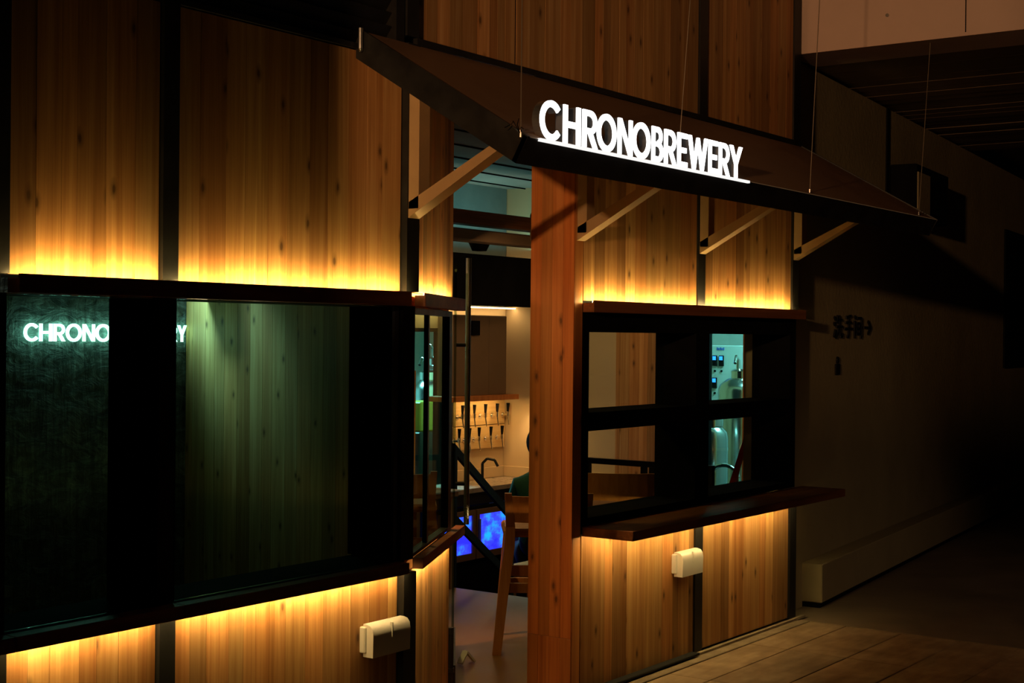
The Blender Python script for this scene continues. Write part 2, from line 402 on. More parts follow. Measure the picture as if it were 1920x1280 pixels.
# right window: posts, rails and bars are separate parts
w3 = wframe(3, [(5.842, 5.900, 0, TH, .796, 1.815), (8.155, 8.24, 0, TH, .796, 1.815)])
for n, a in (('frame_head', (5.900, 8.155, 0, TH, 1.722, 1.815)), ('frame_sill', (5.900, 8.155, 0, TH, .796, .832)), ('mullion', (6.970, 7.122, 0, TH, .832, 1.722)),
             ('transom', (5.900, 6.970, 0, TH, 1.247, 1.335)), ('transom', (7.122, 8.155, 0, TH, 1.247, 1.335))):
    b = nb(); bx(b, *a); obj(n, b, 'dark', w3)
for x0, x1 in ((5.9, 6.97), (7.122, 8.155)):
    for z0, z1 in ((.832, 1.247), (1.335, 1.722)):
        b = nb(); bx(b, x0, x1, .20, .206, z0, z1); obj('pane', b, 'glass_clear', w3)
# angled jamb window
b = nb(); jbox(b, .0, .035, .0, .035, .796, 1.81); jbox(b, .86, .93, .0, .035, .796, 1.81); jbox(b, .035, .86, .0, .035, 1.785, 1.81); jbox(b, .035, .86, 0, .035, .796, .81)
w4 = struct(obj('window_4', b, 'steel'))
b = nb(); jbox(b, .358, .386, .004, .024, .81, 1.785); o = obj('mullion', b, plain('dark_green_bar', (.012, .035, .018), .4), w4)
b = nb(); jbox(b, .035, .86, .022, .026, .81, 1.785); obj('pane', b, 'glass_jamb', w4)

# ================================================================== FACADE THINGS
def thing(name, bm, mat, label, cat, group=None, smooth=False):
    return tag(obj(name, bm, mat, smooth=smooth), label, cat, group)
# steel posts
for x0, x1, y0, z1, lab in ((2.592, 2.668, -.016, 2.80, 'black steel post at the left edge, before the window with the glowing word'),
                        (3.254, 3.322, -.016, 2.80, 'black steel post between the two left windows'),
                        (4.496, 4.573, -.030, 2.864, 'black steel corner post where the left wall turns into the entrance'),
                        (6.967, 7.050, -.010, 2.864, 'black steel post between the two panels of the right wall'),
                        (8.157, 8.246, -.012, 2.864, 'black steel post at the far right end of the timber wall')):
    e = empty('steel_post', ((x0+x1)/2, 0, 0), lab, 'post')
    b = nb(); bx(b, x0, x1, y0, .0175, .0, .749); obj('lower_post', b, 'steel', e)
    b = nb(); bx(b, x0, x1, y0, .0175, 1.8715, z1); obj('upper_post', b, 'steel', e)
    if x0 < 6: b = nb(); bx(b, x0, x1, -.012 if x0 > 4 else -.002, .0175, .796, 1.8145); obj('middle_post', b, 'steel', e)
for x0, x1, lab in ((6.967, 7.050, 'black steel post above the awning between the pine boards'), (8.157, 8.25, 'black steel post above the awning beside the concrete beam')):
    b = nb(); bx(b, x0, x1, -.010, .0175, 2.894, 4.3); thing('steel_post', b, 'steel', lab, 'post')
b = nb(); bx(b, 4.498, 4.572, -.02, .0175, 2.894, 4.3); thing('steel_post', b, 'steel', 'black steel post above the awning left end beside the louvred vent', 'post')

# LED shelves above and sills below the windows
def shelf(x0, x1, y, z0, z1, label, strip, name='light_shelf', cat='shelf', yb=.0, tf=None, led='led', up=True, tilt=15):
    e = empty(name, ((x0+x1)/2, 0, z0) if tf is None else tuple(TF @ Vector((x0, 0, z0))), label, cat)
    s0, s1, ys = strip
    zc = z1-.006 if up else z0+.006
    a_ = rad(tilt if up else -tilt)
    m_ = Matrix.Translation((0, ys, zc)) @ Matrix.Rotation(a_, 4, 'X')
    if tf: m_ = tf @ m_
    b = nb()
    if up: bx(b, x0, x1, y, yb, z0, z1-.012, .0015, tf); bx(b, x0, x1, y, y+.006, z1-.0135, z1, .001, tf)
    else: bx(b, x0, x1, y, yb, z0+.012, z1, .0015, tf); bx(b, x0, x1, y, y+.006, z0, z0+.0135, .001, tf); bx(b, x0, x0+.006, y, yb, z0, z0+.0135, .001, tf)
    obj('board', b, 'shelf', e)
    b = nb(); bx(b, s0-.001, s1+.001, -.004, -.0012, -.0052, .0052, 0, m_)
    if up: bx(b, x0+.001, x1-.001, y+.0065, yb-.001, z1-.0119, z1-.0112, 0, tf); bx(b, x0+.001, x1-.001, y+.0061, y+.0067, z1-.0112, z1-.0005, 0, tf)
    else: bx(b, x0+.007, x1-.001, y+.0065, yb-.001, z0+.0112, z0+.0119, 0, tf)
    obj('led_blackout', b, 'dark', e)  # unseen black backing and liner added to cut back-glow and bounce
    b = nb(); bx(b, s0, s1, -.001, .0, -.004, .004, 0, m_)
    obj('led_strip', b, led, e)
    return e
SY = -.049
shelf(2.09, 2.590, -.06, ZS0, ZS1, 'brown timber light shelf beyond the left edge post', (2.1, 2.35, SY))
shelf(2.672, 3.322, -.06, ZS0, ZS1, 'brown timber light shelf over the left window with the glowing word', (2.675, 3.248, SY))
shelf(3.324, 4.494, -.06, ZS0, ZS1, 'long brown timber light shelf over the greenish left window', (3.33, 4.487, SY))
shelf(5.842, 8.246, -.062, ZS0, ZS1, 'brown timber light shelf over the black four pane window', (5.85, 8.150, SY))
shelf(.03, 1.03, -.045, ZS0, ZS1, 'short angled light shelf above the entrance jamb window', (.035, .86, -.036), tf=TF)
shelf(2.09, 2.668, -.06, ZL0, ZL1, 'brown timber sill beyond the left edge post', (2.1, 2.35, SY), 'window_sill', 'sill', led='led_low', up=False, tilt=45)
shelf(2.672, 3.322, -.06, ZL0, ZL1, 'brown timber sill under the left window with the glowing word', (2.675, 3.246, SY), 'window_sill', 'sill', led='led_low', up=False, tilt=45)
shelf(3.324, 4.494, -.06, ZL0, ZL1, 'long brown timber sill under the greenish left window', (3.33, 4.487, SY), 'window_sill', 'sill', led='led_low', up=False, tilt=45)
shelf(5.852, 8.345, -.283, ZL0, ZL1, 'deep brown timber counter ledge under the four pane window', (5.86, 8.150, -.11), 'window_ledge', 'ledge', led='led_low', up=False, tilt=45)
shelf(.03, 1.07, -.045, ZL0, ZL1, 'angled brown timber sill of the entrance jamb', (.035, .885, -.036), 'window_sill', 'sill', tf=TF, led='led_low', up=False, tilt=45)

# awning ---------------------------------------------------------------
XL, XR, XRF = 4.216, 8.25, 8.42
P0, P1 = Vector((0, -.022, 2.862)), Vector((0, -.806, 2.397))
nrm = Vector((0, .051, -.089)).normalized()*.10
aw = empty('awning', (6.3, -.4, 2.3), 'wide brown sloping metal awning with black fascia over the entrance, carrying the lit sign', 'awning')
def quadslab(bm, a, b, c, d, off):
    A = [bm.verts.new(p) for p in (a, b, c, d)]; B = [bm.verts.new(Vector(p)+off) for p in (a, b, c, d)]
    bm.faces.new(A); bm.faces.new(B[::-1])
    for i in range(4): bm.faces.new((A[i], A[(i+1) % 4], B[(i+1) % 4], B[i]))
X_ = lambda x, p: Vector((x, p.y, p.z))
g = (P1-P0).normalized()
b = nb(); quadslab(b, X_(XL+.012, P0), X_(XR-.012, P0), X_(XRF-.012, P1-g*.02), X_(XL+.012, P1-g*.02), nrm*.12); obj('roof_sheet', b, 'brown_metal', aw)
b = nb(); quadslab(b, X_(XL+.012, P0+nrm*.9), X_(XR-.012, P0+nrm*.9), X_(XRF-.012, P1-g*.02+nrm*.9), X_(XL+.012, P1-g*.02+nrm*.9), nrm*.09); obj('soffit_sheet', b, 'brown_metal', aw)
b = nb(); quadslab(b, X_(XL, P1+Vector((0, -.0, .002))), X_(XRF, P1+Vector((0, 0, .002))), X_(XRF, P1+nrm), X_(XL, P1+nrm), -g*.02); obj('fascia', b, 'steel', aw)
b = nb(); bx(b, XL+.005, XRF-.003, -.803, -.745, 2.3985, 2.4045); obj('sign_ledge', b, 'white_plastic', aw)['label'] = 'pale ledge under the lit letters'
b = nb(); quadslab(b, X_(XL, P0-nrm*.06), X_(XL, P1-nrm*.06), X_(XL, P1+nrm), X_(XL, P0+nrm), Vector((.012, 0, 0))); obj('end_fascia', b, 'steel', aw)
b = nb(); quadslab(b, X_(XR, P0-nrm*.06), X_(XRF, P1-nrm*.06), X_(XRF, P1+nrm), X_(XR, P0+nrm), Vector((-.012, 0, 0))); obj('end_fascia', b, 'steel', aw)
# wall brackets
for x, zf, lab in ((4.535, 2.166, 'triangular bronze steel bracket on the corner post left of the doorway'), (5.80, 2.150, 'triangular bronze steel bracket beside the reddish pine pier'),
                   (7.008, 2.150, 'triangular bronze steel bracket on the middle post of the right wall'), (8.20, 2.172, 'triangular bronze steel bracket at the far right end of the awning')):
    e = empty('awning_bracket', (x, 0, zf), lab, 'bracket')
    w = .068
    y0 = -.031 if x < 5 else -.013
    ztop = lambda y: 2.862-(-.022-y)*(.465/.784)-.118
    b = nb(); bx(b, x-w/2, x+w/2, y0-.052, y0, zf+.035, ztop(y0-.052), .001); obj('upright', b, 'bronze', e)
    b = nb(); dy = .52
    # diagonal: bottom edge from the foot at the wall up to the awning soffit
    slope = .22/.40
    yy = lambda y: zf+(y0-y)*slope
    ye = -.50
    pts = [(y0, zf), (ye, yy(ye)), (ye, min(yy(ye)+.062, ztop(ye))), (y0, zf+.062)]
    prism(b, pts, x-w/2, x+w/2, lambda a, c, d: Vector((d, a, c))); obj('diagonal', b, 'bronze', e)
# hanging cables
for k, (x, zb, dx, lab) in enumerate(((4.19, 2.405, 0.0, 'thin steel cable at the left front corner of the awning'), (5.36, 2.45, .13, 'thin steel cable rising behind the middle of the lit sign'),
                      (6.68, 2.41, .10, 'thin steel cable to the right of the lit sign'), (8.19, 2.41, .16, 'thin steel cable at the right front corner of the awning'))):
    e = empty('suspension_cable', (x, -.775, zb), lab, 'cable')
    b = nb(); tube(b, (x+.03 if k == 0 else x, -.775, zb), (x+dx*1.98+(.03 if k == 0 else 0), -.775, 4.399), .0022, 6); obj('wire', b, 'steel_wire', e)
    b = nb(); xx = x+.03 if k == 0 else x
    tube(b, (xx, -.775, zb-.004), (xx, -.775, zb+.022), .006, 8)
    if k in (0, 3):
        rnd = random.Random(5+k)
        for q in range(6 if k == 0 else 2):
            a = Vector((xx, -.775, zb+.006)); p1 = a+Vector((rnd.uniform(-.045, .03), rnd.uniform(-.02, .03), rnd.uniform(-.0, .045)))
            p2 = p1+Vector((rnd.uniform(-.03, .03), rnd.uniform(-.01, .02), rnd.uniform(-.02, .03)))
            path(b, [a, p1, p2], .0017, 5)
    obj('wire_clamp', b, 'chrome', e)
e = empty('cable_clip', (4.20, -.03, 2.80), 'small metal clip at the rear left corner of the awning', 'clip')
b = nb(); tube(b, (4.203, -.035, 2.79), (4.203, -.035, 2.868), .009, 8); obj('clip_body', b, 'brushed', e)
b = nb(); tube(b, (4.203, -.035, 2.778), (4.203, -.035, 2.79), .005, 8, .009); obj('clip_tip', b, 'chrome', e)

# letters ---------------------------------------------------------------
def arcpts(cx, cy, rx, ry, w, a0, a1, n=26):
    out = []
    for i in range(n):
        A = rad(a0+(a1-a0)*i/n); B = rad(a0+(a1-a0)*(i+1)/n)
        f = lambda t, k: (cx+(rx-k)*math.cos(t), cy+(ry-k)*math.sin(t))
        out.append([f(A, 0), f(B, 0), f(B, w), f(A, w)])
    return out
R4 = lambda x0, x1, y0, y1: [(x0, y0), (x1, y0), (x1, y1), (x0, y1)]
wd = .168
GL = {
 'C': (.90, arcpts(.50, .5, .50, .52, wd, 40, 320)),
 'O': (1.02, arcpts(.51, .5, .51, .52, wd, 0, 360)),
 'H': (.78, [R4(0, .17, 0, 1), R4(.61, .78, 0, 1), R4(.17, .61, .42, .58)]),
 'R': (.74, [R4(0, .17, 0, 1), R4(.17, .40, .85, 1), R4(.17, .40, .37, .52), [(.29, .37), (.48, .40), (.74, 0), (.545, 0)]]+arcpts(.39, .68, .32, .315, .155, -90, 90, 14)),
 'N': (.80, [R4(0, .165, 0, 1), R4(.635, .80, 0, 1), [(0, 1), (.185, 1), (.80, 0), (.615, 0)]]),
 'B': (.70, [R4(0, .17, 0, 1), R4(.17, .38, .85, 1), R4(.17, .40, .44, .57), R4(.17, .40, 0, .15)]+arcpts(.37, .735, .27, .265, .15, -90, 90, 14)+arcpts(.40, .29, .30, .29, .15, -90, 90, 14)),
 'E': (.60, [R4(0, .17, 0, 1), R4(.17, .60, .85, 1), R4(.17, .54, .42, .57), R4(.17, .60, 0, .15)]),
 'W': (1.20, [[(0, 1), (.175, 1), (.425, 0), (.265, 0)], [(.265, 0), (.425, 0), (.67, .97), (.53, .97)], [(.53, .97), (.67, .97), (.935, 0), (.775, 0)], [(.775, 0), (.935, 0), (1.2, 1), (1.025, 1)]]),
 'Y': (.84, [[(0, 1), (.195, 1), (.505, .42), (.335, .42)], [(.335, .42), (.505, .42), (.84, 1), (.645, 1)], R4(.335, .505, 0, .44)]),
}
SPAN = [(4.311, 4.445), (4.462, 4.581), (4.592, 4.700), (4.694, 4.836), (4.846, 4.957), (4.955, 5.097), (5.107, 5.201), (5.209, 5.311), (5.319, 5.404), (5.410, 5.585), (5.592, 5.677), (5.687, 5.790), (5.788, 5.912)]
WORD = 'CHRONOBREWERY'
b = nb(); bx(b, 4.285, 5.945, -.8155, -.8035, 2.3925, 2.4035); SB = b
sg = empty('illuminated_sign', (5.1, -.79, 2.405), 'white glowing capital letters standing on the awning edge, spelling CHRONOBREWERY', 'sign')
obj('glow_rim', SB, emit('rim_glow', (1, .98, .95), 1.0), sg)  # emissive bar stands in for letter glow on the fascia rim
for ch, (x0, x1) in zip(WORD, SPAN):
    x0 += .002; x1 -= .004; w_, polys = GL[ch]; kx = (x1-x0)/w_; z0 = 2.409; H = .140
    b = nb()
    for p in polys: prism(b, p, -.797, -.790, lambda a, c, d: Vector((x0+a*kx, d, z0+c*H)))
    L = obj('letter', b, 'sign_face', sg)
    b = nb()
    for p in polys: prism(b, p, -.7898, -.757, lambda a, c, d: Vector((x0+a*kx, d, z0+c*H)))
    o = obj('letter_return', b, 'brushed', L); o['label'] = 'polished metal letter side'

# socket boxes ------------------------------------------------------------
def socket(x0, zb, lab):
    e = empty('socket_box', (x0+.12, 0, zb), lab, 'socket', None)
    b = nb(); bx(b, x0-.004, x0+.215, -.030, -.0008, zb+.010, zb+.112, .004); obj('back_box', b, 'white_plastic', e)
    b = nb(); pr = [(-.012, 0), (-.062, .0), (-.064, .085), (-.060, .108), (-.048, .122), (-.028, .127), (-.012, .127)]
    prism(b, [(y, zb-.006+z) for y, z in pr], x0+.008, x0+.232, lambda a, c, d: Vector((d, a, c)))
    obj('hood', b, 'white_plastic', e, smooth=True)
    b = nb(); bx(b, x0+.118, x0+.124, -.0665, -.055, zb+.06, zb+.118, .001); obj('hood_seam', b, 'white_plastic', e)
    b = nb(); tube(b, (x0+.02, -.02, zb-.004), (x0+.02, -.02, zb+.012), .009, 10); obj('cable_gland', b, 'rubber', e)
socket(4.266, .458, 'white hooded outdoor socket low on the left timber wall near the doorway')
socket(6.722, .452, 'white hooded outdoor socket low on the right timber wall under the ledge')

# louvred vent above left windows ------------------------------------------
e = empty('louvre_vent', (3.5, .1, 2.80), 'wide black louvred vent above the left windows', 'vent')
b = nb(); bx(b, 2.08, 4.49, -.012, .05, 2.795, 2.815); bx(b, 2.08, 4.49, -.012, .05, 3.32, 3.34); bx(b, 4.44, 4.49, -.012, .05, 2.815, 3.32); bx(b, 2.08, 2.13, -.012, .05, 2.815, 3.32); obj('frame', b, 'steel', e)
b = nb(); bx(b, 2.13, 4.44, .10, .11, 2.815, 3.32); obj('backing', b, 'dark', e)
for k in range(9):
    z = 2.845+k*.055
    b = nb(); bar(b, (2.131, .03, z), (4.439, .03, z), .006, .055, up=(0, -.6, .8)); obj('slat', b, 'steel', e)

# far wall details ----------------------------------------------------------
def wbox(bm, s0, s1, t0, t1, z0, z1, bev=0): bx(bm, s0, s1, t0, t1, z0, z1, bev, TW)
GLY = {  # strokes on a unit square, (x0,y0,x1,y1)
 '洗': [(.04, .92, .16, .80), (.0, .66, .12, .56), (.0, .05, .16, .36), (.42, .98, .30, .66), (.36, .80, .92, .80), (.62, 1.0, .62, .50), (.24, .50, 1.0, .50), (.50, .50, .44, .22), (.44, .22, .24, .0), (.74, .50, .74, .10), (.74, .06, 1.0, .06), (1.0, .06, 1.0, .22)],
 '手': [(.20, .92, .82, 1.0), (.14, .70, .88, .70), (.0, .42, 1.0, .42), (.52, .96, .52, .06), (.52, .04, .34, .10)],
 '间': [(.06, .80, .06, .0), (.10, 1.0, .22, .88), (.34, .92, .94, .92), (.94, .92, .94, .04), (.94, .04, .80, .04), (.30, .68, .70, .68), (.30, .68, .30, .20), (.70, .68, .70, .20), (.30, .44, .70, .44), (.30, .20, .70, .20)],
 '→': [(.0, .5, .95, .5), (.95, .5, .62, .80), (.95, .5, .62, .20)]}
e = empty('wall_lettering', tuple(TW @ Vector((1.5, -.01, 1.70))), 'small dark raised characters with an arrow on the shadowed concrete wall at right', 'sign')
s = 1.02
for ch in '洗手间→':
    b = nb()
    for (a0, c0, a1, c1) in GLY[ch]:
        bar(b, TW @ Vector((s+a0*.19, -.006, 1.705+c0*.155)), TW @ Vector((s+a1*.19, -.006, 1.705+c1*.155)), .012, .017, up=(0, 0, 1) if abs(a1-a0) > .01 else (1, 0, 0))
    obj('character', b, 'lettering_dark', e); s += .235
b = nb(); wbox(b, 1.06, 1.16, -.012, -.0005, 1.455, 1.53, .004); mt = TW @ Matrix.Translation((1.11, -.006, 1.555)) @ Matrix.Rotation(rad(90), 4, 'X')
bmesh.ops.create_cone(b, cap_ends=True, segments=16, radius1=.024, radius2=.024, depth=.011, matrix=mt)
thing('wall_pictogram', b, 'lettering_dark', 'small dark figure mark below the raised characters on the right wall', 'sign')
e = empty('wall_cabinet', tuple(TW @ Vector((2.9, -.15, 2.62))), 'black wall box with a pale side panel, half hidden behind the awning right end', 'box')
b = nb(); wbox(b, 2.42, 3.45, -.20, -.001, 2.62, 3.02, .006); obj('body', b, 'dark', e)
b = nb(); wbox(b, 2.43, 2.80, -.212, -.2005, 2.63, 2.96, .004); obj('side_panel', b, 'concrete', e)['label'] = 'pale panel'
b = nb(); wbox(b, 2.29, 2.35, -.012, -.0005, 2.55, 3.43); thing('wall_pipe', b, 'dark', 'dark flat vertical cover strip on the right concrete wall behind the awning', 'pipe cover')
b = nb(); wbox(b, 6.8, 9.5, -.02, -.0004, 1.42, 2.83); struct(obj('window_5', b, 'dark'))
b = nb(); wbox(b, 6.98, 7.08, -.02, -.0004, .38, .47, .004); thing('wall_outlet', b, 'lettering_dark', 'tiny dark outlet plate low on the far right wall', 'outlet')

# ================================================================== INTERIOR
YB, XSW = 3.56, 10.14
# bar wall with a window opening towards the tank room
bm = nb()
bx(bm, 6.12, 8.86, YB, YB+.15, -.5, 2.95); bx(bm, 9.40, 12.9, YB, YB+.15, -.5, 2.95); bx(bm, 8.86, 9.40, YB, YB+.15, -.5, .40); bx(bm, 8.86, 9.40, YB, YB+.15, 1.755, 2.95)
struct(obj('wall_back', bm, 'int_wall'))
bm = nb(); bx(bm, 8.4, 10.13, YB-.02, YB-.001, 1.94, 2.949); struct(obj('wall_back_upper', bm, 'ceil'))
# side wall: plaster, timber, opening to the brewery
bm = nb(); bx(bm, XSW, XSW+.10, 2.43, YB, -.5, 2.95); bx(bm, XSW, XSW+.10, 1.06, 2.43, 2.05, 2.95); bx(bm, XSW, XSW+.10, .56, 1.06, -.5, 2.95)
struct(obj('wall_side', bm, 'int_wall'))
bm = nb(); bx(bm, XSW-.004, XSW+.10, 1.62, 2.43, -.5, 2.05)
tw = struct(obj('wall_timber', bm, 'dark'))
y = 1.62
while y < 2.43:
    w = min(random.uniform(.07, .11), 2.43-y)
    b = nb(); bx(b, XSW-.016, XSW-.005, y+.0004, y+w-.0004, -.5, 2.05, .0006); obj('plank', b, 'pine', tw); y += w
bm = nb(); bx(bm, XSW-.02, XSW+.10, 1.06, 1.293, -.5, 2.05)
tw = struct(obj('wall_opening_jamb', bm, 'pine_red'))
b = nb(); bx(b, XSW-.026, XSW-.021, 1.19, 1.245, 1.56, 1.66, .001); tag(obj('notice_card', b, 'white_cloth'), 'small pale notice fixed on the timber jamb beside the brewery opening', 'notice')
# ceiling, bulkhead, beams
bm = nb(); bx(bm, 4.57, 8.3, .251, 6.6, 2.95, 3.1); bx(bm, 8.3, 10.24, .55, 6.6, 2.95, 3.1); bx(bm, 10.24, 13, .88, 6.6, 2.95, 3.1)
ceil = struct(obj('ceiling', bm, 'ceil'))
for i in range(6):
    b = nb(); bx(b, 6.13, 13.9, 1.25+i*.42, 1.26+i*.42, 2.940, 2.9495); obj('formwork_joint', b, 'dark', ceil)
bm = nb(); bx(bm, 6.13, 10.13, 3.05, 3.17, 1.935, 2.33); struct(obj('wall_bulkhead', bm, 'dark'))
b = nb(); bx(b, 6.2, 10.13, 2.60, 2.72, 2.50, 2.60); thing('duct', b, 'shelf', 'long brown ceiling duct crossing behind the doorway top', 'duct')
b = nb(); bx(b, 6.2, 10.13, 2.62, 2.80, 2.385, 2.47, .01); thing('cable_tray', b, 'cab', 'grey cable tray hanging below the brown duct', 'tray')
b = nb()
for q in (9.20,): path(b, [(q-.09, 2.57, 2.615), (q-.02, 2.57, 2.70), (q+.03, 2.57, 2.70), (q+.10, 2.57, 2.615)], .012, 8); tube(b, (q-.09, 2.57, 2.615), (q-.09, 2.57, 2.42), .012, 8)
thing('pipe_strap', b, 'brown_metal', 'small brown strap looped over the ceiling duct', 'strap')
b = nb(); prism(b, [(0, .05), (.22, .05), (.15, -.04), (.07, -.04)], 3.06, 3.14, lambda a, c, d: Vector((9.05+a, d, 2.40+c))); thing('spotlight_housing', b, 'dark', 'small dark lamp housing under the cable tray', 'lamp')

# partition with timber boards, and the wall carrying the inner sign
bm = nb(); bx(bm, 6.40, 6.46, 1.62, 3.9, .0, 2.95)
pw = struct(obj('wall_partition', bm, 'dark'))
y = 1.62
while y < 3.37:
    w = min(random.uniform(.07, .12), 3.37-y)
    b = nb(); bx(b, 6.386, 6.3995, y+.0004, y+w-.0004, .0, 2.9, .0006); obj('plank', b, 'pine', pw); y += w
TS = Matrix.Translation((6.384, 3.353, 0)) @ Matrix.Rotation(rad(180-12), 4, 'Z')   # local x runs leftwards along the wall, local +y out of the wall to the viewer
def sbox(bm, s0, s1, t0, t1, z0, z1, bev=0): bx(bm, s0, s1, t0, t1, z0, z1, bev, TS)
b = nb(); sbox(b, 0, 3.2, -.1, 0, 0, 2.95); struct(obj('wall_inner_left', b, 'trowel'))
sg2 = empty('wall_sign', tuple(TS @ Vector((.55, .04, 1.64))), 'greenish white glowing word on the dark trowelled wall inside the left window', 'sign')
SPAN2 = [(1.0880, 0.9976), (0.9925, 0.9112), (0.9039, 0.8289), (0.8258, 0.7249), (0.7189, 0.6385), (0.6356, 0.5328), (0.5245, 0.4637), (0.4586, 0.3938), (0.3887, 0.3331), (0.3289, 0.2149), (0.2097, 0.1532), (0.1471, 0.0790), (0.0769, 0.0132)]
for ch, (a1, a2) in zip(WORD, SPAN2):
    w_, polys = GL[ch]; kx = (a1-a2-.003)/w_
    b = nb()
    for p in polys: prism(b, p, .022, .036, lambda a, c, d: TS @ Vector((a1-a*kx, d, 1.642+c*.104)))
    obj('letter', b, 'sign_in', sg2)
# wires dangling by the inner sign
b = nb()
for k_, pts in enumerate(([(.42, .03, 1.90), (.36, .03, 1.80), (.33, .03, 1.77)], [(.42, .03, 1.74), (.34, .03, 1.86)], [(.30, .03, 1.64), (.27, .03, 1.50), (.25, .03, 1.35)], [(.24, .03, 1.52), (.19, .03, 1.56)])):
    b = nb(); path(b, [TS @ Vector(p) for p in pts], .0022, 5)
    thing('loose_wire', b, 'white_cloth', ('longer pale loose wire bent above the inner glowing word', 'pale loose wire crossing slantwise over the inner glowing word', 'pale loose wire hanging below the inner glowing word', 'tiny pale loose wire end beside the hanging one')[k_], 'wire')

# upper cabinets with cove, tap shelf and tap board
b = nb(); bx(b, 8.86, 10.13, YB-.02, YB-.001, 1.755, 1.935); struct(obj('trim_6', b, 'int_wall'))
b = nb(); bx(b, 8.75, 10.12, YB-.13, YB-.10, 1.926, 1.934); tag(obj('cove_light', b, emit('cove_led', (1, .66, .30), 16)), 'warm strip light above the brown cabinets in the bar', 'light')
e = empty('wall_cabinet', (9.8, YB-.12, 1.2), 'brown flat fronted cabinets above the beer taps', 'cabinet')
b = nb(); bx(b, 9.20, 9.94, YB-.16, YB-.021, 1.21, 1.865); obj('carcass', b, 'cab', e)
for k in range(3): b = nb(); bx(b, 9.202+k*.246, 9.202+k*.246+.242, YB-.172, YB-.161, 1.213, 1.862, .002); obj('cabinet_door', b, 'cab', e)
b = nb(); bx(b, 9.435, 9.53, YB-.20, YB-.1725, 1.70, 1.82, .003); thing('wall_sensor', b, 'dark', 'small black square box high on the brown bar cabinets', 'box')
e = empty('tap_shelf', (9.8, YB-.2, 1.17), 'brown timber shelf with hidden warm light over the beer taps', 'shelf')
b = nb(); bx(b, 9.09, 10.0, YB-.26, YB-.002, 1.170, 1.212, .002); obj('board', b, 'stool', e)
b = nb(); bx(b, 9.35, 9.98, YB-.20, YB-.185, 1.166, 1.1695); obj('led_strip', b, 'led_bar', e)
e = empty('tap_board', (9.8, YB-.03, .76), 'pale timber board carrying two rows of beer taps', 'board')
for z0, z1 in ((.755, .947), (.953, 1.165)):
    b = nb(); bx(b, 9.405, 10.118, YB-.03, YB-.001, z0, z1, .003); obj('plank', b, wood('tap_board_wood', (.55, .33, .13), (.66, .42, .18), (.76, .52, .26), .1, knots=False, axis='x'), e)
def tap(x, z, lab, grp, first=[None]):
    if first[0] is None:
        e = empty('beer_tap', (x, YB-.03, z)); first[0] = e
        b = nb(); tube(b, (x, YB-.030, z), (x, YB-.038, z), .022, 14); tube(b, (x, YB-.036, z), (x, YB-.095, z), .011, 10); obj('shank', b, 'chrome', e, smooth=True)
        b = nb(); tube(b, (x, YB-.085, z+.018), (x+.004, YB-.10, z-.085), .009, 10, .006); tube(b, (x, YB-.09, z+.028), (x, YB-.09, z-.01), .014, 10); obj('spout', b, 'chrome', e, smooth=True)
        b = nb(); tube(b, (x, YB-.09, z+.028), (x, YB-.092, z+.100), .009, 10, .015); obj('handle', b, 'dark', e, smooth=True)
    else:
        e = copy_tree(first[0]); e.location = (x, YB-.03, z)
    tag(e, lab, 'tap', grp)
ORD = ['second', 'third', 'fourth']
for i, x in enumerate((9.447, 9.606, 9.76, 9.926, 10.079)):
    tap(x, 1.03, ('leftmost' if i == 0 else 'rightmost' if i == 4 else ORD[i-1]+' from the left')+' black handled chrome beer tap in the upper row', 'beer taps on the board')
for i, x in enumerate((9.385+.02, 9.543, 9.674, 9.838, 9.997)):
    tap(x, .84, ('leftmost' if i == 0 else 'rightmost' if i == 4 else ORD[i-1]+' from the left')+' black handled chrome beer tap in the lower row', 'beer taps on the board')
# counter (L shaped) and back-bar coolers
e = empty('bar_counter', (9.6, 3.2, -.5), 'pale stone topped bar counter with upstand below the beer taps', 'counter')
b = nb(); bx(b, 8.6, 10.139, YB-.42, YB-.021, .46, .50, .004); bx(b, 9.86, 10.139, 2.45, YB-.421, .46, .50, .004); obj('worktop', b, 'granite', e)
b = nb(); bx(b, 9.405, 10.139, YB-.020, YB-.001, .501, .59, .002); bx(b, 10.119, 10.1395, 2.45, YB-.021, .501, .59, .002); obj('upstand', b, 'int_wall', e)
b = nb(); bx(b, 8.6, 9.855, YB-.40, YB-.021, .365, .459); bx(b, 9.87, 10.139, 2.46, YB-.41, -.5, .459); obj('carcass', b, 'steel', e)
b = nb(); tube(b, (9.55, YB-.22, .50), (9.55, YB-.22, .66), .012, 10); path(b, [(9.55, YB-.22, .66), (9.56, YB-.26, .70), (9.58, YB-.32, .69), (9.585, YB-.35, .64)], .011, 10); thing('counter_faucet', b, 'steel', 'dark curved faucet standing on the bar counter', 'faucet')
YF = 3.12
e = empty('display_cooler', (9.6, YF+.1, -.5), 'low back bar cooler with two glass doors glowing vivid blue', 'cooler')
from_x = lambda px: px
b = nb(); bx(b, 8.68, 9.70, YF, YF+.03, -.5, -.06); bx(b, 8.68, 9.70, YF, YF+.03, .335, .36); bx(b, 8.68, 9.70, YF+.26, YF+.28, -.5, .36); obj('case', b, 'dark', e)
